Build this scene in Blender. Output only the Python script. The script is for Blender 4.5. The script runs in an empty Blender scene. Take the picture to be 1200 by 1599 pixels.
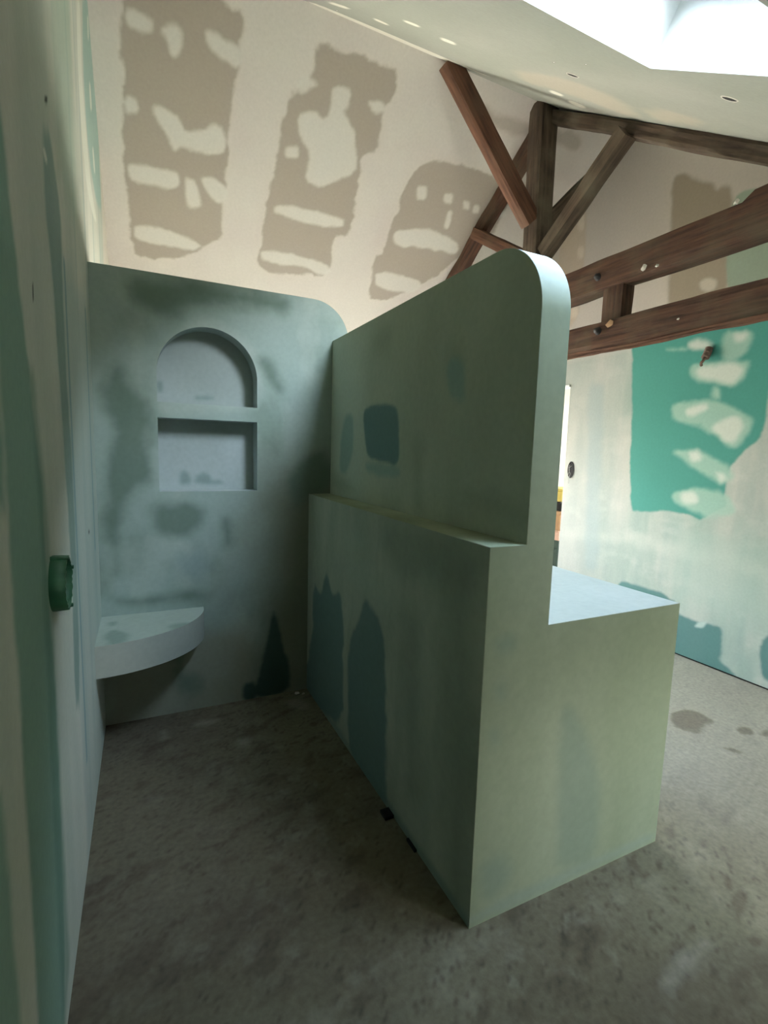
import bpy, math, json
import numpy as np
from mathutils import Vector, Matrix

C = bpy.context.scene.collection
sc = bpy.context.scene

# ------------------------------------------------------------------ camera
F_PX = 778.17
cam_d = bpy.data.cameras.new('camera')
cam = bpy.data.objects.new('camera', cam_d); C.objects.link(cam); sc.camera = cam
cam_d.sensor_fit = 'VERTICAL'; cam_d.sensor_height = 36.0
cam_d.lens = 36.0 * F_PX / 1599.0
cam_d.clip_start = 0.02; cam_d.clip_end = 100
RX, RU, RF = (0.9006, -0.43367, 0.02916), (0.02623, 0.12119, 0.99228), (0.43386, 0.89288, -0.12052)
m = Matrix(((RX[0], RU[0], -RF[0]), (RX[1], RU[1], -RF[1]), (RX[2], RU[2], -RF[2]))).to_4x4()
m.translation = (0, 0, 1.36)
cam.matrix_world = m

# ------------------------------------------------------------------ exposure, sky, daylight
sc.view_settings.view_transform = 'Standard'
sc.view_settings.look = 'None'
sc.view_settings.gamma = 1.0
sc.view_settings.use_curve_mapping = False
sc.view_settings.exposure = 0.37
sc.cycles.max_bounces = 10
sc.cycles.diffuse_bounces = 8
sc.cycles.sample_clamp_indirect = 6.0

SKY = 54.0
world = bpy.data.worlds.new('overcast_sky'); sc.world = world; world.use_nodes = True
nt = world.node_tree; nt.nodes.clear()
tc = nt.nodes.new('ShaderNodeTexCoord'); sep = nt.nodes.new('ShaderNodeSeparateXYZ')
rp = nt.nodes.new('ShaderNodeValToRGB'); bg = nt.nodes.new('ShaderNodeBackground'); ou = nt.nodes.new('ShaderNodeOutputWorld')
nt.links.new(tc.outputs['Generated'], sep.inputs[0]); nt.links.new(sep.outputs['Z'], rp.inputs[0])
cr = rp.color_ramp
cr.elements[0].position = 0.0; cr.elements[0].color = (0.50, 0.46, 0.40, 1)
cr.elements[1].position = 1.0; cr.elements[1].color = (0.56, 0.74, 1.0, 1)
e = cr.elements.new(0.08); e.color = (1.0, 0.94, 0.90, 1)
e = cr.elements.new(0.45); e.color = (0.82, 0.91, 1.0, 1)
nt.links.new(rp.outputs[0], bg.inputs[0]); bg.inputs[1].default_value = SKY
nt.links.new(bg.outputs[0], ou.inputs[0])

sun_d = bpy.data.lights.new('low_sun', 'SUN'); sun_d.energy = 104.0; sun_d.color = (1.0, .91, .87); sun_d.angle = math.radians(1.5)
sun = bpy.data.objects.new('low_sun', sun_d); C.objects.link(sun); sun.location = (2, 12, 8)
sun.rotation_euler = Vector((-.34, -1, -.80)).to_track_quat('-Z', 'Y').to_euler()

def portal(name, loc, normal, sx, sy):
    """light portal over a window opening: only guides sampling of the sky"""
    d = bpy.data.lights.new(name, 'AREA'); d.shape = 'RECTANGLE'; d.size = sx; d.size_y = sy
    d.cycles.is_portal = True
    o = bpy.data.objects.new(name, d); C.objects.link(o)
    n = Vector(normal).normalized()
    o.rotation_euler = n.to_track_quat('-Z', 'X' if abs(n.z) < .01 else 'Y').to_euler(); o.location = loc
    return o

# ------------------------------------------------------------------ main measures (metres)
XL, XR = -0.194, 3.347            # left wall, right (gable) wall
P0, P1, P2, P3 = 0.813, 0.936, 1.036, 1.6235   # ledge face, panel faces, bench face
YN, YB = 1.032, 2.619             # near end of the partition, niche wall
ZL, ZB, ZT, ZT2 = 1.119, 0.8806, 1.9397, 2.1401
RY, RZ = 2.98, 3.81               # ridge
TN, TF = 0.663, 0.70              # roof slopes, near and far side
YF, YK = -1.0, 5.3                # wall behind the camera, far wall
SKX0, SKX1, SKY0, SKY1 = 1.02, 1.66, 0.71, 1.36   # skylight opening
FX0, FX1, FZ0, FZ1 = 2.0, 3.0, .48, .94         # unseen low window added in the eaves wall behind the camera for its light
def roof(y):
    return RZ - TN*(RY-y) if y <= RY else RZ - TF*(y-RY)

POLY = {
    'far_tan': [[[-0.032,3.156],[0.296,3.068],[0.443,3.102],[0.565,3.108],[0.57,3.196],[0.567,3.309],[0.553,3.38],[0.559,3.551],[0.569,3.847],[0.577,4.078],[0.586,4.213],[0.477,4.291],[0.39,4.367],[0.163,4.441],[-0.007,4.458],[-0.032,4.322],[-0.046,4.163],[-0.05,3.98],[-0.064,3.756],[-0.053,3.665],[-0.029,3.522],[-0.047,3.426],[-0.046,3.309]],[[0.973,3.112],[1.159,3.096],[1.406,3.081],[1.515,3.101],[1.55,3.164],[1.5,3.267],[1.524,3.391],[1.553,3.47],[1.433,3.532],[1.486,3.631],[1.55,3.927],[1.546,4.01],[1.435,4.05],[1.509,4.327],[1.261,4.36],[0.994,4.391],[0.892,4.358],[0.889,4.146],[0.873,3.858],[0.892,3.705],[0.865,3.542],[0.882,3.444],[0.898,3.352],[0.959,3.28],[0.991,3.217]],[[1.88,3.527],[1.899,3.484],[1.947,3.447],[2.102,3.413],[2.297,3.405],[2.512,3.409],[2.648,3.421],[2.75,3.463],[2.81,3.728],[2.763,3.797],[2.589,3.974],[2.52,4.124],[2.399,4.26],[2.101,4.459],[1.934,4.455],[1.901,4.315],[1.835,4.112],[1.907,4.074],[1.86,3.844],[1.88,3.773],[1.848,3.653]]],
    'far_faint': [[[2.141,3.092],[2.22,3.089],[2.293,3.111],[2.47,3.086],[3.017,3.047],[3.083,3.087],[3.075,3.127],[2.884,3.133],[2.492,3.175],[2.281,3.164]]],
    'far_blob': [[[-0.016,3.252],[0.039,3.238],[0.122,3.247],[0.115,3.289],[0.068,3.302],[-0.009,3.304]],[[0.147,3.254],[0.248,3.223],[0.267,3.334],[0.208,3.361],[0.186,3.299],[0.147,3.286]],[[0.372,3.211],[0.458,3.22],[0.576,3.231],[0.567,3.309],[0.47,3.308],[0.385,3.272]],[[-0.038,3.578],[0.03,3.57],[0.035,3.639],[-0.042,3.663]],[[0.109,3.578],[0.169,3.57],[0.271,3.603],[0.3,3.657],[0.419,3.614],[0.465,3.579],[0.525,3.589],[0.561,3.703],[0.484,3.737],[0.344,3.742],[0.286,3.732],[0.238,3.776],[0.198,3.711],[0.116,3.631]],[[-0.042,3.894],[0.117,3.882],[0.265,3.87],[0.277,3.946],[0.205,3.976],[-0.02,3.991]],[[0.314,3.884],[0.377,3.907],[0.443,4.032],[0.368,4.071],[0.324,4.049]],[[0.403,3.865],[0.563,3.867],[0.607,3.933],[0.536,3.998],[0.465,3.943]],[[-0.008,4.235],[0.203,4.226],[0.381,4.252],[0.468,4.293],[0.388,4.34],[0.161,4.337],[-0.011,4.327]],[[0.961,3.426],[1.056,3.388],[1.146,3.398],[1.146,3.336],[1.141,3.264],[1.174,3.239],[1.261,3.24],[1.267,3.307],[1.237,3.345],[1.348,3.414],[1.417,3.518],[1.456,3.619],[1.307,3.708],[1.239,3.753],[1.103,3.751],[1.099,3.589],[1.011,3.525]],[[0.912,3.286],[0.965,3.237],[1.019,3.251],[1.058,3.27],[0.954,3.332]],[[1.38,3.256],[1.471,3.228],[1.529,3.276],[1.427,3.309]],[[0.93,3.593],[1.004,3.576],[1.028,3.626],[0.944,3.648]],[[0.928,3.933],[1.004,3.909],[1.276,3.904],[1.459,3.901],[1.498,3.96],[1.408,3.978],[1.149,3.985],[0.95,3.982]],[[0.883,4.239],[1.112,4.22],[1.45,4.243],[1.527,4.297],[1.43,4.352],[1.299,4.301],[0.925,4.317]],[[1.936,3.593],[2.026,3.574],[2.056,3.659],[1.984,3.674]],[[2.193,3.589],[2.274,3.576],[2.297,3.644],[2.223,3.642]],[[2.375,3.598],[2.437,3.598],[2.461,3.646],[2.411,3.647]],[[2.487,3.605],[2.542,3.603],[2.568,3.652],[2.517,3.653]],[[2.292,3.69],[2.333,3.686],[2.37,3.804],[2.331,3.802]],[[1.919,3.91],[2.039,3.868],[2.203,3.836],[2.405,3.855],[2.569,3.9],[2.564,3.968],[2.414,3.965],[2.163,3.976],[1.967,4.012]],[[1.9,4.249],[1.98,4.218],[2.306,4.218],[2.409,4.276],[2.322,4.362],[1.985,4.358]],[[2.736,3.6],[2.804,3.577],[2.839,3.625],[2.765,3.65]]],
    'gab_tan': [[[2.491,3.297],[2.389,3.28],[2.303,3.201],[2.193,3.133],[2.166,3.072],[2.137,3.09],[2.06,3.057],[2.042,2.637],[2.032,2.327],[2.409,2.329],[2.451,2.64],[2.472,3.028]]],
    'gab_tanstrip': [[[3.396,3.472],[3.233,3.407],[3.221,3.014],[3.232,2.506],[3.481,2.449],[3.544,3.118]]],
    'gab_spot': [[[3.324,3.378],[3.254,3.351],[3.255,3.227],[3.319,3.26]],[[3.305,3.118],[3.242,3.097],[3.239,2.995],[3.303,3.025]],[[3.35,2.637],[3.257,2.626],[3.256,2.537],[3.341,2.545]],[[2.224,2.535],[2.171,2.548],[2.107,2.514],[2.109,2.463],[2.161,2.453],[2.21,2.482]]],
    'gab_thingreen': [[[2.096,3.035],[1.762,2.928],[1.659,2.274],[2.033,2.335]]],
    'gab_green': [[[2.703,2.369],[1.67,2.381],[1.623,1.951],[1.728,1.82],[1.729,1.671],[1.74,1.521],[1.771,1.483],[1.886,1.364],[1.923,1.159],[1.894,1.079],[1.951,1.048],[2.033,0.97],[2.113,0.989],[2.275,1.0],[2.554,0.957],[2.591,1.051],[2.621,1.342],[2.663,1.918]]],
    'gab_thin': [[[2.028,2.185],[1.836,2.147],[1.884,1.998],[2.021,2.006]],[[2.295,1.419],[2.187,1.442],[2.027,1.385],[1.916,1.351],[1.857,1.265],[1.936,1.215],[2.039,1.259],[2.177,1.342]],[[2.279,1.123],[2.069,1.189],[1.943,1.165],[1.878,1.11],[1.835,1.029],[2.009,0.981],[2.063,1.013],[2.216,1.062]],[[2.33,1.752],[2.091,1.755],[1.994,1.752],[1.895,1.685],[1.81,1.611],[1.814,1.553],[1.869,1.448],[1.939,1.456],[2.044,1.547],[2.152,1.613],[2.317,1.628]],[[2.219,1.998],[2.129,1.998],[1.959,1.974],[1.85,1.981],[1.859,1.868],[1.93,1.806],[2.04,1.853],[2.195,1.894]],[[2.065,1.855],[2.002,1.825],[1.992,1.74],[2.054,1.757]],[[2.417,2.135],[2.255,2.13],[2.251,2.087],[2.391,2.114]]],
    'gab_thick': [[[2.261,2.147],[2.193,2.16],[2.106,2.128],[2.094,2.09],[2.151,2.083],[2.239,2.102]],[[2.173,1.975],[1.959,1.966],[1.874,1.943],[1.893,1.876],[1.944,1.827],[2.042,1.869],[2.158,1.907]],[[2.224,1.71],[2.089,1.731],[2.068,1.692],[2.205,1.658]],[[2.01,1.607],[1.897,1.642],[1.854,1.582],[1.888,1.484],[1.957,1.484],[2.038,1.567]],[[2.185,1.42],[2.115,1.425],[2.084,1.367],[2.152,1.356]],[[1.997,1.298],[1.929,1.289],[1.909,1.25],[1.946,1.231]],[[2.2,1.134],[2.108,1.151],[2.071,1.081],[2.175,1.066]],[[1.972,2.159],[1.878,2.148],[1.891,2.098],[1.947,2.1]]],
    'gab_lowgreen': [[[2.225,0.281],[2.107,0.29],[1.999,0.28],[1.936,0.287],[1.835,0.299],[1.82,0.128],[1.834,0.066],[1.715,0.017],[1.716,-0.043],[2.286,-0.103]],[[1.624,0.286],[1.484,0.395],[1.449,0.078],[1.582,0.059]],[[2.613,0.42],[2.263,0.412],[2.137,0.354],[2.275,0.289],[2.663,0.329]]],
    'gab_lowblob': [[[2.016,0.238],[1.991,0.282],[1.933,0.301],[1.957,0.249]]],
    'gab_streak': [[[3.105,1.975],[2.916,1.945],[2.914,1.744],[2.878,1.127],[2.83,0.447],[2.979,0.412],[3.008,1.117]]],
    'gab_cream': [[[3.232,0.645],[2.476,0.725],[1.613,0.668],[1.476,0.608],[1.482,0.663],[1.624,0.763],[2.483,0.796],[3.24,0.73]]],
    'back_dark': [[[-0.039,2.04],[0.001,2.094],[0.121,2.131],[0.318,2.126],[0.53,2.131],[0.692,2.109],[0.659,2.042],[0.406,2.051],[0.23,2.011],[0.118,1.966],[-0.002,1.977]],[[-0.145,1.652],[-0.1,1.712],[-0.062,1.702],[-0.064,1.63],[-0.013,1.577],[0.026,1.55],[0.018,1.432],[0.035,1.343],[0.045,1.207],[-0.039,1.131],[-0.095,1.041],[-0.126,0.906],[-0.157,0.922],[-0.159,1.102],[-0.14,1.279],[-0.097,1.397],[-0.132,1.511]],[[0.028,1.084],[0.215,1.113],[0.305,1.063],[0.273,0.966],[0.153,0.907],[0.039,0.944]],[[-0.16,0.662],[-0.025,0.617],[0.208,0.659],[0.3,0.616],[0.268,0.569],[0.03,0.578],[-0.149,0.583]],[[0.336,1.03],[0.414,1.011],[0.403,0.861],[0.365,0.863]],[[0.545,1.808],[0.627,1.768],[0.66,1.658],[0.594,1.685]],[[0.662,1.226],[0.909,1.403],[0.936,1.157],[0.811,1.105],[0.733,1.054]],[[0.104,0.236],[0.232,0.197],[0.217,0.078],[0.107,0.089]],[[0.113,0.387],[0.191,0.375],[0.158,0.217],[0.128,0.222]]],
    'back_green': [[[0.62,0.502],[0.641,0.402],[0.685,0.249],[0.711,0.152],[0.723,-0.002],[0.509,-0.005],[0.543,0.143],[0.589,0.318]],[[0.458,0.093],[0.526,0.102],[0.526,-0.009],[0.457,-0.002]]],
    'back_blue': [[[0.122,0.813],[0.211,0.839],[0.301,0.751],[0.239,0.672],[0.149,0.713]]],
    'back_pale': [[[0.109,0.909],[0.139,0.924],[0.211,0.833],[0.181,0.822]],[[0.059,1.757],[0.087,1.818],[0.229,1.937],[0.301,1.962],[0.405,1.946],[0.561,1.809],[0.561,1.554],[0.052,1.478]]],
    'niche_dark': [[[0.165,1.165],[0.172,1.225],[0.193,1.242],[0.22,1.203],[0.213,1.164]],[[0.24,1.164],[0.247,1.207],[0.284,1.226],[0.315,1.21],[0.324,1.181],[0.362,1.187],[0.384,1.164]],[[0.074,1.664],[0.097,1.666],[0.102,1.615],[0.073,1.613]],[[0.244,1.614],[0.335,1.614],[0.332,1.595],[0.25,1.589]]],
    'lower_green': [[[2.516,0.665],[2.406,0.607],[2.357,0.671],[2.312,0.764],[2.232,0.655],[2.128,0.7],[2.075,0.638],[2.059,0.336],[2.044,0.059],[2.735,-0.074],[2.526,0.32]],[[1.996,0.514],[1.906,0.633],[1.844,0.75],[1.778,0.742],[1.703,0.712],[1.64,0.644],[1.607,0.402],[1.59,0.149],[1.578,-0.03],[1.966,-0.023],[1.998,0.27]]],
    'lower_dark': [[[1.673,1.133],[1.234,1.129],[1.051,1.098],[1.049,1.003],[1.218,0.938],[1.458,0.938],[1.72,0.977]],[[1.261,1.026],[1.068,1.033],[1.012,0.04],[1.142,0.004],[1.191,0.606]],[[1.496,0.814],[1.383,0.826],[1.334,0.17],[1.449,0.163]]],
    'lower_pale': [[[2.062,0.998],[1.914,0.994],[1.714,0.877],[1.593,0.76],[1.899,0.748],[2.012,0.804]]],
    'upper_teal': [[[2.184,1.55],[2.09,1.567],[1.957,1.564],[1.835,1.542],[1.806,1.451],[1.802,1.305],[1.94,1.313],[2.111,1.326],[2.152,1.402]]],
    'upper_tealthin': [[[2.147,1.313],[1.796,1.308],[1.781,1.259],[1.936,1.25],[2.129,1.26]],[[2.423,1.533],[2.302,1.542],[2.292,1.371],[2.323,1.308],[2.389,1.234],[2.482,1.252],[2.471,1.403]],[[1.475,1.678],[1.373,1.662],[1.357,1.52],[1.457,1.549]]],
    'upper_dark': [[[2.108,1.856],[1.906,1.895],[1.898,1.779],[2.07,1.794]],[[1.691,1.4],[1.618,1.399],[1.588,1.14],[1.672,1.142]],[[1.47,1.708],[1.375,1.693],[1.378,1.603],[1.454,1.612]],[[1.354,1.222],[1.017,1.158],[1.027,1.209],[1.22,1.244]],[[2.601,1.229],[2.388,1.224],[2.215,1.157],[2.597,1.141]]],
    'end_dark': [[[1.12,0.602],[1.16,0.593],[1.253,0.488],[1.323,0.248],[1.305,0.024],[1.146,0.06],[1.128,0.307]],[[0.85,0.861],[0.904,0.871],[0.919,0.833],[0.864,0.823]],[[0.859,0.731],[0.892,0.735],[0.896,0.687],[0.863,0.684]],[[0.846,0.603],[0.88,0.595],[0.884,0.547],[0.85,0.545]],[[0.828,0.199],[0.932,0.203],[0.963,0.108],[0.871,0.06]]],
    'end_edge': [[[0.814,0.001],[1.612,0.007],[1.611,0.043],[0.815,0.052]]],
    'floor_dark': [[[2.55,1.61],[2.668,1.59],[2.703,1.525],[2.687,1.441],[2.571,1.443],[2.481,1.436],[2.435,1.456],[2.402,1.508]],[[2.709,1.365],[2.786,1.346],[2.742,1.307],[2.682,1.32]],[[2.802,1.294],[2.87,1.285],[2.817,1.244],[2.761,1.268]],[[2.454,1.31],[2.511,1.269],[2.514,1.228],[2.468,1.259]],[[0.37,1.575],[0.403,1.573],[0.402,1.524],[0.358,1.523]],[[0.267,1.453],[0.291,1.455],[0.271,1.377],[0.234,1.358]],[[-0.091,1.287],[-0.046,1.285],[-0.039,1.247],[-0.082,1.253]],[[-0.052,2.111],[-0.022,2.09],[-0.045,2.058]],[[1.158,0.741],[1.645,0.682],[1.384,0.508],[1.116,0.545],[1.003,0.623]]],
    'floor_pale': [[[0.677,2.516],[0.75,2.524],[0.781,2.435],[0.743,2.379],[0.671,2.43]],[[0.364,2.255],[0.421,2.248],[0.41,2.19],[0.36,2.201]],[[0.186,2.48],[0.323,2.487],[0.302,2.443],[0.183,2.443]],[[0.055,2.473],[0.039,2.393],[0.08,2.392]],[[1.183,0.694],[1.286,0.72],[1.399,0.728],[1.414,0.711],[1.302,0.694],[1.184,0.677]],[[-0.018,1.994],[0.045,1.978],[0.04,1.957],[-0.014,1.972]]],
    'shelf_dark': [[[-0.165,2.4],[-0.129,2.429],[-0.064,2.336],[-0.074,2.246],[-0.153,2.204]],[[0.083,2.391],[0.174,2.403],[0.182,2.327],[0.098,2.257]],[[-0.159,2.53],[-0.128,2.537],[-0.131,2.474],[-0.151,2.473]]],
    'near_line': [[[0.896,2.92],[1.267,2.875],[1.688,2.864],[2.013,2.853],[2.057,2.845],[1.752,2.971],[1.331,3.019],[0.899,3.028]]],
    'near_dash': [[[1.131,2.611],[1.214,2.615],[1.229,2.656],[1.152,2.668]],[[1.172,2.346],[1.241,2.326],[1.263,2.373],[1.192,2.393]],[[1.383,2.354],[1.457,2.339],[1.493,2.403],[1.417,2.424]],[[0.917,2.693],[1.001,2.639],[1.019,2.696],[0.932,2.758]],[[2.161,2.428],[2.243,2.411],[2.296,2.477],[2.227,2.513]],[[2.351,2.47],[2.459,2.448],[2.54,2.538],[2.427,2.56]],[[1.595,2.164],[1.688,1.908],[1.905,1.773],[1.982,1.922],[1.826,2.153],[1.716,2.325]]],
    'near_tan': [[[1.846,2.383],[1.861,2.053],[2.12,1.928],[2.469,2.062],[2.559,2.224],[2.23,2.297],[2.057,2.531]],[[2.316,1.938],[2.247,1.703],[2.387,1.639],[2.495,1.744],[2.554,2.007]],[[1.374,0.848],[1.374,0.847],[1.378,0.849]]],
    'left_teal': [[[2.976,3.464],[3.933,4.164],[3.72,3.529],[3.788,3.283],[3.809,2.924],[3.802,2.808],[3.449,2.703],[3.082,2.692],[2.873,2.805],[2.798,3.028]]],
    'left_dash': [[[3.203,3.5],[3.3,3.566],[3.279,3.441],[3.184,3.379]],[[3.159,3.169],[3.254,3.225],[3.32,3.127],[3.173,3.046]],[[3.21,2.889],[3.309,2.938],[3.383,2.837],[3.282,2.797]],[[2.632,3.164],[2.797,3.282],[2.735,2.938],[2.835,2.786],[3.013,2.617],[3.386,2.577],[3.104,2.503],[2.742,2.499],[2.597,2.661],[2.539,2.868]],[[1.504,2.049],[1.545,2.069],[1.586,2.052],[1.543,2.032]]],
    'left_stripe': [[[1.519,2.098],[1.645,2.149],[1.796,2.021],[1.759,1.799],[1.745,1.528],[1.795,1.342],[1.781,1.047],[1.771,0.845],[1.71,0.557],[1.612,0.605],[1.66,0.974],[1.642,1.236],[1.601,1.512],[1.569,1.779],[1.5,1.919]]],
    'left_spots': [[[1.576,2.2],[1.632,2.232],[1.625,2.211],[1.58,2.185]],[[1.278,1.683],[1.293,1.687],[1.288,1.648],[1.274,1.644]],[[2.184,1.028],[2.232,1.02],[2.227,1.009],[2.179,1.016]]],
}

# ------------------------------------------------------------------ colour fields (dry paint / filler maps, some light and shade painted in)
def lin(c):
    c = np.asarray(c, float)/255.0
    return np.where(c <= 0.04045, c/12.92, ((c+0.055)/1.055)**2.4)

_rng = np.random.RandomState(7)
_LAT = _rng.rand(256, 256)
def vnoise(x, y):
    xi = np.floor(x).astype(int); yi = np.floor(y).astype(int)
    fx = x-xi; fy = y-yi; fx = fx*fx*(3-2*fx); fy = fy*fy*(3-2*fy)
    a = _LAT[xi % 256, yi % 256]; b = _LAT[(xi+1) % 256, yi % 256]
    c = _LAT[xi % 256, (yi+1) % 256]; d = _LAT[(xi+1) % 256, (yi+1) % 256]
    return (a*(1-fx)+b*fx)*(1-fy)+(c*(1-fx)+d*fx)*fy
def fbm(x, y, s, o=4, ox=0.0):
    r = 0; a = 0.5; t = 0
    for k in range(o):
        r = r + a*vnoise(x*s+ox+17.3*k, y*s+ox*1.7+9.1*k); t += a; a *= 0.5; s *= 2.03
    return r/t
def sdf(px, py, poly):
    d = np.full(px.shape, 1e9); inside = np.zeros(px.shape, bool)
    n = len(poly)
    for i in range(n):
        ax, ay = poly[i]; bx, by = poly[(i+1) % n]
        ex, ey = bx-ax, by-ay; wx, wy = px-ax, py-ay
        t = np.clip((wx*ex+wy*ey)/(ex*ex+ey*ey+1e-12), 0, 1)
        d = np.minimum(d, (wx-t*ex)**2+(wy-t*ey)**2)
        c = ((ay > py) != (by > py)) & (px < (bx-ax)*(py-ay)/((by-ay) if abs(by-ay) > 1e-12 else 1e-12)+ax)
        inside ^= c
    d = np.sqrt(d)
    return np.where(inside, d, -d)
def lay(col, px, py, polys, rgb, soft=0.01, wob=0.02, op=1.0, ws=14.0):
    """lay a patch of another coat over the base: polygon edge, feathered and ragged"""
    rgb = lin(rgb)
    for k, p in enumerate(polys):
        P = np.array(p)
        mn = P.min(0)-0.2; mx = P.max(0)+0.2
        sel = (px > mn[0]) & (px < mx[0]) & (py > mn[1]) & (py < mx[1])
        if not sel.any(): continue
        X = px[sel]; Y = py[sel]
        s = sdf(X, Y, p)+(fbm(X, Y, ws, 4, 3.1)-0.5)*2*wob
        a = np.clip(s/(2*soft)+0.5, 0, 1); a = (a*a*(3-2*a)*op)[:, None]
        col[sel] = col[sel]*(1-a)+rgb*a
    return col
def base(px, py, rgb, rgb2, s=2.2, amt=1.0, ox=0.0, sx=1.0):
    a = np.clip((fbm(px*sx, py, s, 5, ox)-0.5)*2.6+0.5, 0, 1)[:, None]*amt
    return lin(rgb)*(1-a)+lin(rgb2)*a
def chaikin(p, n=2):
    """round off the corners of a traced patch"""
    p = np.array(p)
    for _ in range(n):
        q = np.roll(p, -1, 0); p = np.stack([p*.8+q*.2, p*.2+q*.8], 1).reshape(-1, 2)
    return p.tolist()
for _k in POLY:
    POLY[_k] = [chaikin(_p, 1 if len(_p) > 12 else 2) for _p in POLY[_k]]
def rect(x0, y0, x1, y1): return [[x0, y0], [x1, y0], [x1, y1], [x0, y1]]

PLASTER = (206, 203, 194); PLASTER2 = (192, 189, 180)
CARD = (159, 151, 138)
THIN = (168, 190, 176)

def paint_far(P):
    x, y = P[:, 0], P[:, 1]
    c = base(x, y, PLASTER, (200, 194, 187), 2.0)
    lay(c, x, y, POLY['far_faint'], CARD, .02, .02, .65)
    lay(c, x, y, POLY['far_tan'], CARD, .012, .022, .93, 18)
    lay(c, x, y, POLY['far_blob'], (207, 206, 197), .014, .016, .93)
    return c
def paint_near(P):
    x, y = P[:, 0], P[:, 1]
    c = base(x, y, (158, 159, 148), (148, 151, 139), 2.0)
    lay(c, x, y, POLY['near_tan'], (178, 168, 150), .05, .03, .6)
    lay(c, x, y, POLY['near_line']+POLY['near_dash'][:-1], (225, 222, 208), .008, .004, .9)
    return c
def paint_right(P):
    y, z = P[:, 1], P[:, 2]
    c = base(y*4, z, (172, 176, 166), (140, 158, 148), 1.6)
    k = np.clip((fbm(y*7, z*.7, 1.5, 5, 51)-.52)*5, 0, 1)[:, None]; c = c*(1-.30*k)+lin((132, 152, 146))*.30*k
    k = np.clip((fbm(y*2, z*3, 3.5, 5, 61)-.55)*5, 0, 1)[:, None]; c = c*(1-.22*k)+lin((196, 196, 186))*.22*k
    up = np.clip((z-2.15)/0.1, 0, 1)[:, None]
    c = c*(1-up)+base(y, z, (200, 191, 180), (192, 184, 172), 1.2)*up
    lay(c, y, z, POLY['gab_cream'], (190, 194, 182), .05, .03, .4)
    s = np.clip((y-2.5)/.5, 0, 1)[:, None]*.5; c = c*(1-s)+lin((160, 158, 152))*s  # coat toned down by the doorway to offset strong bounced light
    lay(c, y, z, POLY['gab_streak'], (140, 156, 154), .04, .02, .6)
    lay(c, y, z, [rect(1.2, .35, 2.2, .95)], (150, 172, 160), .15, .08, .55)
    lay(c, y, z, POLY['gab_tanstrip'], (176, 162, 142), .02, .01, .7)
    lay(c, y, z, POLY['gab_tan'], (150, 138, 118), .02, .012, .9)
    lay(c, y, z, POLY['gab_thingreen'], (142, 160, 140), .01, .01, .9)
    lay(c, y, z, POLY['gab_spot'], (198, 190, 174), .015, .008, .85)
    lay(c, y, z, POLY['gab_green'], (70, 138, 126), .010, .014, 1.0)
    lay(c, y, z, POLY['gab_thin'], (150, 182, 166), .022, .026, .85, 9)
    lay(c, y, z, POLY['gab_thick'], (198, 204, 192), .024, .022, .85, 9)
    lay(c, y, z, POLY['gab_lowgreen'], (76, 116, 112), .012, .014, .95)
    lay(c, y, z, POLY['gab_lowblob'], (168, 186, 178), .010, .006, .9)
    return c
def paint_left(P):
    y, z = P[:, 1], P[:, 2]
    c = base(y*3, z*.5, (200, 202, 188), (182, 190, 176), 1.5, ox=5)
    s = np.clip((fbm(y*9, z*.5, 1.6, 4, 2)-.52)*4, 0, 1)*np.clip((y-1.7)/.2, 0, 1)
    c = c*(1-.45*s[:, None])+lin((120, 152, 150))*.45*s[:, None]
    GR = (122, 154, 138)
    lay(c, y, z, [[[.3, 1.25], [.95, 1.25], [.97, 1.72], [.9, 1.95], [.3, 1.95]]], GR, .03, .02, .95)
    lay(c, y, z, [[[.3, -.1], [.84, -.1], [.835, .6], [.82, .86], [.3, .9]]], GR, .02, .012, .9)
    lay(c, y, z, [[[.93, -.05], [1.16, -.05], [1.24, .2], [1.28, .45], [1.30, .8], [1.27, 1.1], [1.27, 1.25], [1.20, 1.47], [1.12, 1.75], [1.06, 1.98], [.95, 1.98], [.96, 1.4], [.965, .7]]], GR, .02, .014, .95)
    lay(c, y, z, [[[1.17, 0], [1.30, .1], [1.32, 1.2], [1.24, 1.5], [1.20, 1.5], [1.22, 1.1]]], (94, 128, 110), .03, .012, .55)
    lay(c, y, z, [rect(1.72, -.2, 2.65, 1.9)], (160, 176, 168), .08, .05, .7)
    lay(c, y, z, POLY['left_stripe'], (112, 142, 132), .025, .012, .8)
    lay(c, y, z, [rect(1.80, .3, 1.84, 1.9), rect(2.42, .9, 2.46, 1.9)], (110, 145, 148), .012, .008, .7)
    lay(c, y, z, [rect(1.75, 2.1, 2.3, 3.2)], (150, 170, 152), .1, .05, .6)
    lay(c, y, z, POLY['left_teal'], (154, 182, 172), .03, .015, .9)
    lay(c, y, z, [rect(3.9, 1.5, 5.4, 3.3)], (205, 200, 186), .15, .05, .9)
    lay(c, y, z, POLY['left_dash'], (212, 216, 202), .008, .004, .9)
    lay(c, y, z, POLY['left_spots'], (52, 60, 54), .004, .003, .9)
    return c
COAT = (168, 180, 166); COAT2 = (140, 158, 144)
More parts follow.
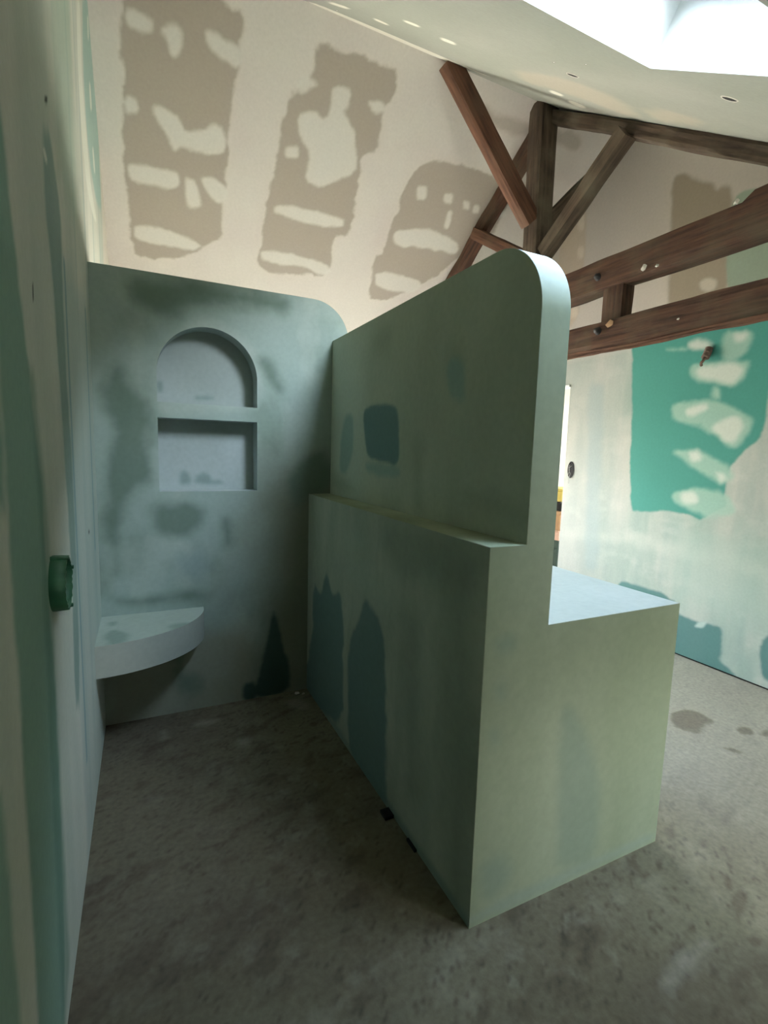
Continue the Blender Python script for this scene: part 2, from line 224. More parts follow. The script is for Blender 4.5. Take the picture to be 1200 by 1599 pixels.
def paint_back(P):
    x, z = P[:, 0], P[:, 2]
    c = base(x, z, (166, 182, 174), (148, 164, 156), 1.6, ox=9)
    k = np.clip((fbm(x, z*.8, 3.6, 5, 21)-.53)*5, 0, 1)[:, None]; c = c*(1-.55*k)+lin((116, 134, 118))*.55*k
    k = np.clip((fbm(x*1.5, z*.6, 5.0, 5, 41)-.58)*6, 0, 1)[:, None]; c = c*(1-.3*k)+lin((186, 196, 186))*.3*k
    lay(c, x, z, [rect(.50, -.2, 1.2, 1.25)], (116, 118, 98), .25, .12, .85, 4)  # lower right olive and darker, the long partition's shade put in
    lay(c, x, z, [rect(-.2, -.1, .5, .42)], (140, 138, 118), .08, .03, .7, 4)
    lay(c, x, z, POLY['back_pale'], (186, 196, 186), .03, .02, .45)
    lay(c, x, z, POLY['back_dark'], (98, 118, 104), .045, .05, .75, 7)
    lay(c, x, z, POLY['back_blue'], (126, 148, 152), .05, .04, .4, 7)
    lay(c, x, z, POLY['back_green'], (56, 78, 70), .014, .014, .95)
    return c
def paint_niche(P):
    x, z = P[:, 0], P[:, 2]
    c = base(x, z, (178, 188, 186), (166, 176, 172), 2.5, ox=4)
    lay(c, x, z, POLY['niche_dark'], (120, 142, 136), .015, .012, .7)
    return c
def paint_lower(P):
    y, z = P[:, 1], P[:, 2]
    c = base(y*3, z*.7, (178, 184, 166), (156, 166, 148), 1.6, ox=2)
    k = np.clip((fbm(y*1.6, z*.6, 3.2, 5, 23)-.52)*4.5, 0, 1)[:, None]; c = c*(1-.5*k)+lin((136, 146, 128))*.5*k
    lay(c, y, z, POLY['lower_pale'], (170, 182, 164), .06, .03, .5)
    lay(c, y, z, POLY['lower_dark'], (128, 140, 124), .07, .05, .6, 6)
    lay(c, y, z, [rect(1.0, -.1, 2.6, .035)], (116, 138, 128), .02, .01, .7)
    lay(c, y, z, POLY['lower_green'], (108, 132, 126), .016, .02, .95)
    return c
def paint_upper(P):
    y, z = P[:, 1], P[:, 2]
    c = base(y, z*.5, (186, 194, 174), (168, 178, 158), 1.8, ox=6)
    k = np.clip((fbm(y*1.4, z*.6, 3.0, 5, 33)-.53)*4, 0, 1)[:, None]; c = c*(1-.35*k)+lin((150, 158, 138))*.35*k
    lay(c, y, z, [rect(2.15, 1.1, 2.6, 1.9)], (192, 206, 192), .15, .05, .5, 5)
    lay(c, y, z, POLY['upper_dark'], (146, 156, 136), .05, .03, .6, 7)
    lay(c, y, z, POLY['upper_tealthin'], (134, 164, 158), .018, .012, .7)
    lay(c, y, z, POLY['upper_teal'], (98, 130, 128), .010, .008, .95)
    return c
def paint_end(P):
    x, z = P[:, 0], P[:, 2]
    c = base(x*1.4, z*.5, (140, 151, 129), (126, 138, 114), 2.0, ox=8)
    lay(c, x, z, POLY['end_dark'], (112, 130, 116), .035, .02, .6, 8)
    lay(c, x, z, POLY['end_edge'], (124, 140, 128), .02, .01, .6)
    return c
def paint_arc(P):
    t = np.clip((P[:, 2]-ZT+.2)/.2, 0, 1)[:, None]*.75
    return paint_end(P)*(1-t)+base(P[:, 0], P[:, 1], (184, 190, 190), (176, 182, 182), 3)*t  # paler towards the top, skylight brightness put into the coat
def paint_coat(P):
    c = base(P[:, 0]+P[:, 2], P[:, 1]+P[:, 2]*.3, (170, 177, 168), (162, 170, 160), 2.4)
    return c
def paint_ledge(P):
    c = base(P[:, 0], P[:, 1], (160, 168, 142), (140, 150, 122), 5, ox=3)
    return c
def paint_shelf(P):
    c = base(P[:, 0], P[:, 1], (178, 190, 180), (168, 180, 168), 2.4)
    lay(c, P[:, 0], P[:, 1], POLY['shelf_dark'], (122, 142, 130), .02, .015, .7)
    return c
def paint_floor(P):
    x, y = P[:, 0], P[:, 1]
    c = base(x, y, (116, 112, 92), (98, 92, 74), 1.9, ox=1)
    # trowel drag marks and pits running along the pour
    k = np.clip((fbm(x*1.0+y*.35, y*2.2-x*.8, 9.0, 5, 4)-.58)*7, 0, 1)[:, None]
    c = c*(1-.50*k)+lin((66, 57, 45))*.50*k
    k = np.clip((fbm(x*1.3, y*1.3, 13.0, 5, 12)-.57)*5, 0, 1)[:, None]
    c = c*(1-.22*k)+lin((146, 142, 124))*.22*k
    k = np.clip((fbm(x+y*.5, y*2.4-x, 34.0, 3, 31)-.66)*10, 0, 1)[:, None]
    c = c*(1-.5*k)+lin((54, 47, 38))*.5*k
    g = (np.clip((x-1.5)/.6, 0, 1)*np.clip((y-.5)/.8, 0, 1))[:, None]            # open part of the room painted paler, window light put into the colour
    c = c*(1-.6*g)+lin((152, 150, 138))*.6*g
    g = np.clip((y-3.0)/.6, 0, 1)[:, None]; c = c*(1-g)+lin((190, 184, 178))*g  # unseen far floor coloured pale and neutral for the light it bounces
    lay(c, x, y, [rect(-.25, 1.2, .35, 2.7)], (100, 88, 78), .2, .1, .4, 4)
    lay(c, x, y, POLY['floor_dark'][:-1], (92, 84, 70), .012, .035, .75, 12)
    lay(c, x, y, POLY['floor_dark'][-1:], (92, 86, 74), .04, .02, .4, 8)
    lay(c, x, y, POLY['floor_pale'], (152, 148, 136), .025, .02, .5, 16)
    return c
def paint_plain(P):
    return base(P[:, 0]+P[:, 1], P[:, 2]+P[:, 1]*.5, PLASTER, PLASTER2, 1.5)

# ------------------------------------------------------------------ mesh sheets with a colour per vertex
class Sheet:
    def __init__(s): s.v = []; s.f = []; s.c = []; s.n = 0
    def patch(s, fn, us, vs, paint, flip=False):
        us = np.asarray(us, float); vs = np.asarray(vs, float)
        U, V = np.meshgrid(us, vs, indexing='ij')
        P = np.stack(fn(U, V), -1).reshape(-1, 3)
        nu, nv = len(us), len(vs)
        i = (np.arange(nu-1)[:, None]*nv+np.arange(nv-1)[None, :]).ravel()+s.n
        q = np.stack([i, i+nv, i+nv+1, i+1], -1)
        if flip: q = q[:, ::-1]
        s.v.append(P); s.f.append(q); s.c.append(paint(P)); s.n += len(P)
    def build(s, name, mat, parent=None, smooth=False):
        v = np.concatenate(s.v); f = np.concatenate(s.f); c = np.concatenate(s.c)
        me = bpy.data.meshes.new(name)
        me.vertices.add(len(v)); me.vertices.foreach_set('co', v.astype(np.float32).ravel())
        me.loops.add(len(f)*4); me.loops.foreach_set('vertex_index', f.astype(np.int32).ravel())
        me.polygons.add(len(f)); me.polygons.foreach_set('loop_start', (np.arange(len(f))*4).astype(np.int32))
        try: me.polygons.foreach_set('loop_total', np.full(len(f), 4, np.int32))
        except Exception: pass
        a = me.color_attributes.new('coat', 'FLOAT_COLOR', 'POINT')
        a.data.foreach_set('color', np.concatenate([c, np.ones((len(c), 1))], 1).astype(np.float32).ravel())
        me.update(calc_edges=True); me.validate()
        me.materials.append(mat)
        if smooth: me.shade_smooth()
        o = bpy.data.objects.new(name, me); C.objects.link(o)
        if parent:
            o.parent = parent; o.matrix_parent_inverse = parent.matrix_world.inverted()
        return o
def lin_n(a, b, step): return np.linspace(a, b, max(2, int(round(abs(b-a)/step))+1))
def full(U, val): return np.full(U.shape, float(val))

# ------------------------------------------------------------------ materials
def mat_new(name):
    m = bpy.data.materials.new(name); m.use_nodes = True
    n = m.node_tree; n.nodes.clear()
    o = n.nodes.new('ShaderNodeOutputMaterial'); b = n.nodes.new('ShaderNodeBsdfPrincipled')
    n.links.new(b.outputs[0], o.inputs[0])
    return m, n, b
def coated(name, rough=0.85, bump=0.05, scale=60, bevel=0.004, var=0.04, stretch=(1, 1, 1)):
    m, n, b = mat_new(name)
    at = n.nodes.new('ShaderNodeAttribute'); at.attribute_name = 'coat'
    tc = n.nodes.new('ShaderNodeTexCoord'); mp = n.nodes.new('ShaderNodeMapping'); mp.inputs['Scale'].default_value = stretch
    n.links.new(tc.outputs['Object'], mp.inputs[0])
    nz = n.nodes.new('ShaderNodeTexNoise'); nz.inputs['Scale'].default_value = scale; nz.inputs['Detail'].default_value = 6
    n.links.new(mp.outputs[0], nz.inputs['Vector'])
    mr = n.nodes.new('ShaderNodeMapRange'); mr.inputs['From Min'].default_value = .25; mr.inputs['From Max'].default_value = .75
    mr.inputs['To Min'].default_value = 1-var; mr.inputs['To Max'].default_value = 1+var
    n.links.new(nz.outputs[0], mr.inputs[0])
    mx = n.nodes.new('ShaderNodeVectorMath'); mx.operation = 'SCALE'
    n.links.new(at.outputs['Color'], mx.inputs[0]); n.links.new(mr.outputs[0], mx.inputs['Scale'])
    n.links.new(mx.outputs[0], b.inputs['Base Color'])
    b.inputs['Roughness'].default_value = rough
    b.inputs['Specular IOR Level'].default_value = 0.25
    bp = n.nodes.new('ShaderNodeBump'); bp.inputs['Strength'].default_value = bump; bp.inputs['Distance'].default_value = 0.004
    n.links.new(nz.outputs[0], bp.inputs['Height'])
    if bevel:
        bv = n.nodes.new('ShaderNodeBevel'); bv.samples = 4; bv.inputs['Radius'].default_value = bevel
        n.links.new(bv.outputs[0], bp.inputs['Normal'])
    n.links.new(bp.outputs[0], b.inputs['Normal'])
    return m
def plain(name, rgb, rough=0.6, var=.12, scale=30, metallic=0.0, rgb2=None, bump=.1):
    m, n, b = mat_new(name)
    tc = n.nodes.new('ShaderNodeTexCoord')
    nz = n.nodes.new('ShaderNodeTexNoise'); nz.inputs['Scale'].default_value = scale; nz.inputs['Detail'].default_value = 5
    n.links.new(tc.outputs['Object'], nz.inputs['Vector'])
    r = n.nodes.new('ShaderNodeValToRGB'); c = lin(rgb); c2 = lin(rgb2) if rgb2 is not None else c*(1-2*var)
    r.color_ramp.elements[0].position = .3; r.color_ramp.elements[0].color = (*c2, 1)
    r.color_ramp.elements[1].position = .65; r.color_ramp.elements[1].color = (*c, 1)
    n.links.new(nz.outputs[0], r.inputs[0]); n.links.new(r.outputs[0], b.inputs['Base Color'])
    b.inputs['Roughness'].default_value = rough; b.inputs['Metallic'].default_value = metallic
    bp = n.nodes.new('ShaderNodeBump'); bp.inputs['Strength'].default_value = bump; bp.inputs['Distance'].default_value = .003
    n.links.new(nz.outputs[0], bp.inputs['Height']); n.links.new(bp.outputs[0], b.inputs['Normal'])
    return m
def wood(name, a, b_, c_, seed):
    """old timber: long grain along local X, darker checks, dusty grey bloom"""
    m, n, b = mat_new(name)
    tc = n.nodes.new('ShaderNodeTexCoord'); mp = n.nodes.new('ShaderNodeMapping')
    mp.inputs['Scale'].default_value = (1.5, 22, 22); mp.inputs['Location'].default_value = (seed, seed*2, seed*.7)
    n.links.new(tc.outputs['Object'], mp.inputs[0])
    nz = n.nodes.new('ShaderNodeTexNoise'); nz.inputs['Scale'].default_value = 2.2; nz.inputs['Detail'].default_value = 8; nz.inputs['Roughness'].default_value = .62
    n.links.new(mp.outputs[0], nz.inputs['Vector'])
    r = n.nodes.new('ShaderNodeValToRGB')
    r.color_ramp.elements[0].position = .30; r.color_ramp.elements[0].color = (*lin(a), 1)
    r.color_ramp.elements[1].position = .72; r.color_ramp.elements[1].color = (*lin(b_), 1)
    n.links.new(nz.outputs[0], r.inputs[0])
    n2 = n.nodes.new('ShaderNodeTexNoise'); n2.inputs['Scale'].default_value = 5; n2.inputs['Detail'].default_value = 6
    n.links.new(tc.outputs['Object'], n2.inputs['Vector'])
    r2 = n.nodes.new('ShaderNodeValToRGB'); r2.color_ramp.elements[0].position = .48; r2.color_ramp.elements[0].color = (0, 0, 0, 1)
    r2.color_ramp.elements[1].position = .72; r2.color_ramp.elements[1].color = (.75, .75, .75, 1)
    n.links.new(n2.outputs[0], r2.inputs[0])
    mx = n.nodes.new('ShaderNodeMix'); mx.data_type = 'RGBA'
    n.links.new(r2.outputs[0], mx.inputs['Factor']); n.links.new(r.outputs[0], mx.inputs['A']); mx.inputs['B'].default_value = (*lin(c_), 1)
    n.links.new(mx.outputs['Result'], b.inputs['Base Color'])
    b.inputs['Roughness'].default_value = .8; b.inputs['Specular IOR Level'].default_value = .2
    bp = n.nodes.new('ShaderNodeBump'); bp.inputs['Strength'].default_value = .55; bp.inputs['Distance'].default_value = .006
    n.links.new(nz.outputs[0], bp.inputs['Height']); n.links.new(bp.outputs[0], b.inputs['Normal'])
    return m
def glass(name):
    m, n, b = mat_new(name); n.nodes.remove(b)
    o = [x for x in n.nodes if x.type == 'OUTPUT_MATERIAL'][0]
    t = n.nodes.new('ShaderNodeBsdfTransparent'); t.inputs[0].default_value = (.96, .98, .99, 1)
    g = n.nodes.new('ShaderNodeBsdfGlossy'); g.inputs['Roughness'].default_value = .02
    f = n.nodes.new('ShaderNodeFresnel'); f.inputs[0].default_value = 1.45
    mx = n.nodes.new('ShaderNodeMixShader')
    n.links.new(f.outputs[0], mx.inputs[0]); n.links.new(t.outputs[0], mx.inputs[1]); n.links.new(g.outputs[0], mx.inputs[2])
    n.links.new(mx.outputs[0], o.inputs[0])
    return m
M_WALL = coated('plastered_board', bevel=0)
M_COAT = coated('primed_board', rough=.75, bump=.05, scale=45, bevel=.004, var=.05)
M_FLOOR = coated('rough_concrete', rough=.92, bump=.5, scale=55, bevel=0, var=.16)
M_WHITE = plain('white_painted_wood', (232, 234, 230), .5, .03)
M_GLASS = glass('window_glass')
M_OAK = wood('aged_oak', (52, 42, 34), (104, 88, 74), (112, 102, 86), 1.0)
M_OAK2 = wood('reddish_oak', (50, 36, 29), (104, 74, 58), (94, 82, 66), 4.0)
M_RED = wood('orange_brown_softwood', (62, 42, 33), (122, 86, 66), (100, 78, 62), 7.0)
M_IRON = plain('dark_iron', (34, 30, 28), .7, .2, 60)
M_BLACK = plain('black_rubber', (14, 14, 13), .8, .1, 60)
M_HOLE = plain('hollow_shade', (24, 24, 22), .9, .1, 40)  # near-black, stands in for the shade inside holes and gaps
M_BOX = plain('green_plastic', (54, 112, 82), .45, .08, 40)
M_BROWNPL = plain('brown_conduit', (104, 84, 70), .6, .15, 50)
M_WIRE = plain('grey_wire', (170, 170, 166), .5, .05, 40)
M_CRUMB = plain('dry_plaster_lumps', (206, 202, 190), .9, .1, 50)
M_YEL = plain('yellow_plastic', (190, 172, 84), .5, .08, 20)
M_CARTON = plain('brown_cardboard', (176, 140, 104), .8, .08, 30)
M_PINK = plain('pinkish_paper', (214, 176, 158), .8, .06, 30)
M_DGREEN = plain('dark_green_cloth', (66, 84, 76), .9, .12, 30)

# ------------------------------------------------------------------ object helpers
def empty(name, loc):
    o = bpy.data.objects.new(name, None); C.objects.link(o); o.location = loc; o.empty_display_size = .1
    o.matrix_world = Matrix.Translation(loc); return o
def tag(o, label, cat, group=None):
    o['label'] = label; o['category'] = cat
    if group: o['group'] = group
    return o
def structure(o): o['kind'] = 'structure'; return o
def mesh_obj(name, verts, faces, mat, parent=None, smooth=False, bevel=0.0, world=None):
    me = bpy.data.meshes.new(name); me.from_pydata([tuple(map(float, v)) for v in verts], [], faces); me.update(); me.materials.append(mat)
    if smooth: me.shade_smooth()
    o = bpy.data.objects.new(name, me); C.objects.link(o)
    if world is not None: o.matrix_world = world
    if parent:
        o.parent = parent; o.matrix_parent_inverse = parent.matrix_world.inverted()
    if bevel:
        b = o.modifiers.new('bevel', 'BEVEL'); b.width = bevel; b.segments = 2; b.limit_method = 'ANGLE'
    return o
def box(name, a, b, mat, parent=None, bevel=.003):
    (x0, y0, z0), (x1, y1, z1) = a, b
    v = [(x0, y0, z0), (x1, y0, z0), (x1, y1, z0), (x0, y1, z0), (x0, y0, z1), (x1, y0, z1), (x1, y1, z1), (x0, y1, z1)]
    f = [(0, 3, 2, 1), (4, 5, 6, 7), (0, 1, 5, 4), (1, 2, 6, 5), (2, 3, 7, 6), (3, 0, 4, 7)]
    return mesh_obj(name, v, f, mat, parent, bevel=bevel)
def lathe(name, prof, centre, axis, mat, parent=None, n=40, jag=None):
    """profile [(r, h)] turned about axis through centre"""
    ax = Vector(axis).normalized(); q = Vector((0, 0, 1)).rotation_difference(ax)
    v = []; f = []
    k = len(prof)
    for i in range(n):
        t = 2*math.pi*i/n
        for j, (r, h) in enumerate(prof):
            hh = h+(jag(i, j) if jag else 0)
            v.append(Vector(centre)+q @ Vector((r*math.cos(t), r*math.sin(t), hh)))
    for i in range(n):
        for j in range(k-1):
            a = i*k+j; b = ((i+1) % n)*k+j
            f.append((a, b, b+1, a+1))
    return mesh_obj(name, v, f, mat, parent, smooth=True)
def tube(name, pts, r, mat, parent=None, n=8):
    cu = bpy.data.curves.new(name, 'CURVE'); cu.dimensions = '3D'; cu.bevel_depth = r; cu.bevel_resolution = 2; cu.use_fill_caps = True
    sp = cu.splines.new('NURBS'); sp.points.add(len(pts)-1); sp.use_endpoint_u = True; sp.order_u = 3
    for p, q in zip(sp.points, pts): p.co = (*q, 1)
    cu.materials.append(mat)
    o = bpy.data.objects.new(name, cu); C.objects.link(o)
    dg = bpy.context.evaluated_depsgraph_get(); me = bpy.data.meshes.new_from_object(o.evaluated_get(dg))
    bpy.data.objects.remove(o); o = bpy.data.objects.new(name, me); C.objects.link(o)
    if parent:
        o.parent = parent; o.matrix_parent_inverse = parent.matrix_world.inverted()
    return o
def beam(name, a, b, w, h, mat, parent, side=(1, 0, 0), seed=0, rough=.006, notch=()):
    """hewn timber from a to b (centre line); w across `side`, h across the other way"""
    a = Vector(a); b = Vector(b); X = (b-a).normalized()
    S = Vector(side); Y = (S-X*S.dot(X)).normalized(); Z = X.cross(Y)
    L = (b-a).length; n = max(6, int(L/.05)); rnd = np.random.RandomState(seed+3)
    k = 4
    ring = []
    for i in range(4*k):
        s = i//k; t = (i % k)/k
        c = [(-1, -1), (1, -1), (1, 1), (-1, 1), (-1, -1)]
        p = np.array(c[s])*(1-t)+np.array(c[s+1])*t
        # waney, slightly rounded arris
        m_ = max(abs(p[0]), abs(p[1])); q = min(abs(p[0]), abs(p[1]))
        if q > .99: p = p*.93
        ring.append(p)
    ring = np.array(ring); R = len(ring)
    v = []; f = []
    off = rnd.rand(R)*50
    for i in range(n+1):
        x = L*i/n
        dy = (vnoise(np.array([x*1.5+seed]), np.array([1.5]))[0]-.5)*rough*1.6
        dz = (vnoise(np.array([x*1.7+seed]), np.array([7.5]))[0]-.5)*rough*1.6
        ch = 1.0; top = 0.0
        for (n0, n1, dd) in notch:
            if n0 <= x/L <= n1: top = dd
        for j, p in enumerate(ring):
            e = 1+(vnoise(np.array([x*6+off[j]]), np.array([j*3.7+seed]))[0]-.5)*rough*14*.5/max(w, h)*.2
            yy = p[0]*w/2*e+dy; zz = p[1]*h/2*e+dz
            if top and p[1] > .5: zz += top
            v.append((x, yy, zz))
    for i in range(n):
        for j in range(R):
            p_, q_ = i*R+j, i*R+(j+1) % R
            f.append((p_, q_, q_+R, p_+R))
    f.append(tuple(range(R))[::-1]); f.append(tuple(n*R+j for j in range(R)))
    M = Matrix(((X.x, Y.x, Z.x), (X.y, Y.y, Z.y), (X.z, Y.z, Z.z))).to_4x4(); M.translation = a
    return mesh_obj(name, v, f, mat, parent, world=M, bevel=0)

# ================================================================== ROOM SHELL
S = Sheet()
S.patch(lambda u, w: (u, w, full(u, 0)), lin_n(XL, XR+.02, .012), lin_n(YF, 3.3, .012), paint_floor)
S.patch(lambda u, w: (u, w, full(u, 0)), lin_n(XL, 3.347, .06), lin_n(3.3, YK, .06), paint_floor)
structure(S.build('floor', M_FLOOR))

S = Sheet()
near = lambda u, w: (u, w, RZ-TN*(RY-w))
far = lambda u, w: (u, w, RZ-TF*(w-RY))
S.patch(near, lin_n(XL, SKX0, .02), lin_n(YF, RY, .02), paint_near, True)
S.patch(near, lin_n(SKX0, SKX1, .02), lin_n(YF, SKY0, .02), paint_near, True)
S.patch(near, lin_n(SKX0, SKX1, .012), lin_n(SKY1, RY, .008), paint_near, True)
S.patch(near, lin_n(SKX1, XR, .012), lin_n(.2, RY, .008), paint_near, True)
S.patch(near, lin_n(SKX1, XR, .03), lin_n(YF, .2, .03), paint_near, True)
S.patch(far, lin_n(XL, XR, .009), lin_n(RY, 4.75, .007), paint_far, True)
S.patch(far, lin_n(XL, XR, .05), lin_n(4.75, YK, .05), paint_far, True)
ceiling = structure(S.build('ceiling', M_WALL))

def gable(S, x, y0, y1, z0, stepy, stepz, paint, flip):
    """vertical strip of a gable wall up to the roof"""
    ys = lin_n(y0, y1, stepy)
    zmax = max(roof(y0), roof(y1), RZ if y0 < RY < y1 else 0)
    S.patch(lambda u, w: (full(u, x), u, z0+w*(np.where(u <= RY, RZ-TN*(RY-u), RZ-TF*(u-RY))-z0)), ys, np.linspace(0, 1, int((zmax-z0)/stepz)+1), paint, flip)
DY0, DY1, DZ = 3.275, 4.15, 1.98       # doorway in the right wall
BG = .014                             # boards stop a finger above the slab
S = Sheet()
gable(S, XR, YF, 1.2, BG, .03, .03, paint_right, True)
gable(S, XR, 1.2, RY, BG, .009, .009, paint_right, True)
gable(S, XR, RY, DY0, BG, .012, .012, paint_right, True)
gable(S, XR, DY0, DY1, DZ, .02, .02, paint_right, True)
gable(S, XR, DY1, YK, 0, .05, .05, paint_right, True)
S.patch(lambda u, w: (XR+u, full(u, DY0), w), lin_n(0, .09, .03), lin_n(0, DZ, .05), paint_plain, True)
S.patch(lambda u, w: (XR+u, full(u, DY1), w), lin_n(0, .09, .03), lin_n(0, DZ, .05), paint_plain)
S.patch(lambda u, w: (XR+u, w, full(u, DZ)), lin_n(0, .09, .03), lin_n(DY0, DY1, .05), paint_plain)
wall_right = structure(S.build('wall_right', M_WALL))
structure(box('gap_backing', (XR+.012, YF, 0), (XR+.03, DY0, .03), M_HOLE))  # near-black backing strip added behind the gap under the boards
structure(box('gap_lid', (XR+.0005, YF, BG+.0005), (XR+.03, DY0, BG+.02), M_HOLE, None, 0))  # unseen lid added to keep outside light out of the gap

S = Sheet()
gable(S, XL, YF, .6, 0, .03, .03, paint_left, False)
gable(S, XL, .6, RY, 0, .008, .010, paint_left, False)
gable(S, XL, RY, YK, 0, .012, .012, paint_left, False)
wall_left = structure(S.build('wall_left', M_WALL))

WX0, WX1, WZ0, WZ1 = 1.0, 3.0, .85, 1.95     # window in the far wall
S = Sheet(); zk = roof(YK)
wy = lambda y: (lambda u, w: (u, full(u, y), w))
S.patch(wy(YK), lin_n(XL, WX0, .05), lin_n(0, zk, .05), paint_plain, False)
S.patch(wy(YK), lin_n(WX1, XR, .05), lin_n(0, zk, .05), paint_plain, False)
S.patch(wy(YK), lin_n(WX0, WX1, .05), lin_n(0, WZ0, .05), paint_plain, False)
S.patch(wy(YK), lin_n(WX0, WX1, .05), lin_n(WZ1, zk, .05), paint_plain, False)
structure(S.build('wall_back', M_WALL))
S = Sheet()
for a_, b_, c_, d_ in ((XL, FX0, 0, roof(YF)), (FX1, XR, 0, roof(YF)), (FX0, FX1, 0, FZ0), (FX0, FX1, FZ1, roof(YF))):
    S.patch(wy(YF), lin_n(a_, b_, .05), lin_n(c_, d_, .05), paint_plain, True)
structure(S.build('wall_front', M_WALL))

# far window
w2 = structure(empty('window_2', (2.0, YK, WZ0)))
for nm, a, b in (('sill', (WX0, YK-.02, WZ0-.03), (WX1, YK+.1, WZ0)), ('frame', (WX0, YK+.02, WZ0), (WX0+.06, YK+.08, WZ1)), ('frame', (WX1-.06, YK+.02, WZ0), (WX1, YK+.08, WZ1)),
                 ('frame', (WX0+.06, YK+.02, WZ0), (WX1-.06, YK+.08, WZ0+.06)), ('frame', (WX0+.06, YK+.02, WZ1-.06), (WX1-.06, YK+.08, WZ1)), ('mullion', (1.97, YK+.02, WZ0+.06), (2.03, YK+.08, WZ1-.06))):
    box(nm, a, b, M_WHITE, w2)
box('pane', (WX0+.06, YK+.045, WZ0+.06), (1.97, YK+.051, WZ1-.06), M_GLASS, w2, bevel=0)
box('pane', (2.03, YK+.045, WZ0+.06), (WX1-.06, YK+.051, WZ1-.06), M_GLASS, w2, bevel=0)
portal('daylight_window', (2.0, YK+.12, 1.4), (0, -1, 0), 2.0, 1.1)

w4 = structure(empty('added_window_4', ((FX0+FX1)/2, YF, FZ0)))  # unseen window, placed and sized for its light on the near faces
for nm, a, b in (('frame', (FX0, YF-.08, FZ0), (FX0+.05, YF-.02, FZ1)), ('frame', (FX1-.05, YF-.08, FZ0), (FX1, YF-.02, FZ1)), ('frame', (FX0+.05, YF-.08, FZ0), (FX1-.05, YF-.02, FZ0+.05)), ('frame', (FX0+.05, YF-.08, FZ1-.05), (FX1-.05, YF-.02, FZ1))):
    box(nm, a, b, M_WHITE, w4)
box('pane', (FX0+.05, YF-.05, FZ0+.05), (FX1-.05, YF-.044, FZ1-.05), M_GLASS, w4, bevel=0)
portal('daylight_eaves', ((FX0+FX1)/2, YF-.12, (FZ0+FZ1)/2), (0, 1, 0), FX1-FX0, FZ1-FZ0)

# roof window: lined shaft, frame and pane
nrm = Vector((0, -TN, 1)).normalized()
def nr(x, y, d=0.0): return Vector((x, y, RZ-TN*(RY-y)))+nrm*d
def roof_window(name, x0, x1, y0, y1, D=.30):
    w = structure(empty(name, tuple(nr((x0+x1)/2, (y0+y1)/2))))
    q = [nr(x0, y0), nr(x1, y0), nr(x1, y1), nr(x0, y1)]
    Q = [p+nrm*D for p in q]
    for i in range(4):
        j = (i+1) % 4
        mesh_obj('shaft_lining', [q[i], q[j], Q[j], Q[i]], [(0, 1, 2, 3)], M_WHITE, w)
    def bar(u0, u1, v0, v1, nm='frame', mat=M_WHITE, d0=D-.06, d1=D+.02):
        vs = [nr(x, y, d) for d in (d0, d1) for (x, y) in ((u0, v0), (u1, v0), (u1, v1), (u0, v1))]
        return mesh_obj(nm, vs, [(0, 3, 2, 1), (4, 5, 6, 7), (0, 1, 5, 4), (1, 2, 6, 5), (2, 3, 7, 6), (3, 0, 4, 7)], mat, w)
    bar(x0, x0+.06, y0, y1); bar(x1-.06, x1, y0, y1); bar(x0+.06, x1-.06, y0, y0+.05); bar(x0+.06, x1-.06, y1-.05, y1)
    bar(x0+.06, x1-.06, y0+.05, y1-.05, 'pane', M_GLASS, D-.02, D-.014)
    portal('daylight_roof', tuple(nr((x0+x1)/2, (y0+y1)/2, D+.05)), tuple(-nrm), x1-x0, (y1-y0)*1.2)
roof_window('window_1', SKX0, SKX1, SKY0, SKY1)

# room beyond the doorway, seen as a sliver past the partition
AX, AY0, AY1, AZ = 6.2, 2.9, 4.9, 2.4
S = Sheet()
S.patch(lambda u, w: (u, w, full(u, 0)), lin_n(XR, AX, .06), lin_n(AY0, AY1, .06), paint_floor)
structure(S.build('floor', M_FLOOR))
S = Sheet()
S.patch(lambda u, w: (u, w, full(u, AZ)), lin_n(XR+.1, AX, .1), lin_n(AY0, AY1, .1), paint_plain, True)
structure(S.build('ceiling', M_WALL))
S = Sheet(); S.patch(wy(AY0), lin_n(XR+.1, AX, .1), lin_n(0, AZ, .1), paint_plain, True); structure(S.build('wall_annex_near', M_WALL))
S = Sheet(); S.patch(wy(AY1), lin_n(XR+.1, AX, .1), lin_n(0, AZ, .1), paint_plain); structure(S.build('wall_annex_far', M_WALL))
AW = (3.1, 4.5, .5, 2.2)
S = Sheet(); ax_ = lambda u, w: (full(u, AX), u, w)
S.patch(ax_, lin_n(AY0, AW[0], .1), lin_n(0, AZ, .1), paint_plain, True); S.patch(ax_, lin_n(AW[1], AY1, .1), lin_n(0, AZ, .1), paint_plain, True)
S.patch(ax_, lin_n(AW[0], AW[1], .1), lin_n(0, AW[2], .1), paint_plain, True); S.patch(ax_, lin_n(AW[0], AW[1], .1), lin_n(AW[3], AZ, .1), paint_plain, True)
structure(S.build('wall_annex_right', M_WALL))
S = Sheet()
S.patch(lambda u, w: (full(u, XR+.1), u, w), lin_n(AY0, DY0, .1), lin_n(0, AZ, .1), paint_plain); S.patch(lambda u, w: (full(u, XR+.1), u, w), lin_n(DY1, AY1, .1), lin_n(0, AZ, .1), paint_plain)
S.patch(lambda u, w: (full(u, XR+.1), u, w), lin_n(DY0, DY1, .1), lin_n(DZ, AZ, .1), paint_plain)
structure(S.build('wall_annex_left', M_WALL))
w3 = structure(empty('added_window_3', (AX, 3.8, .5)))  # unseen window added to brighten the room beyond
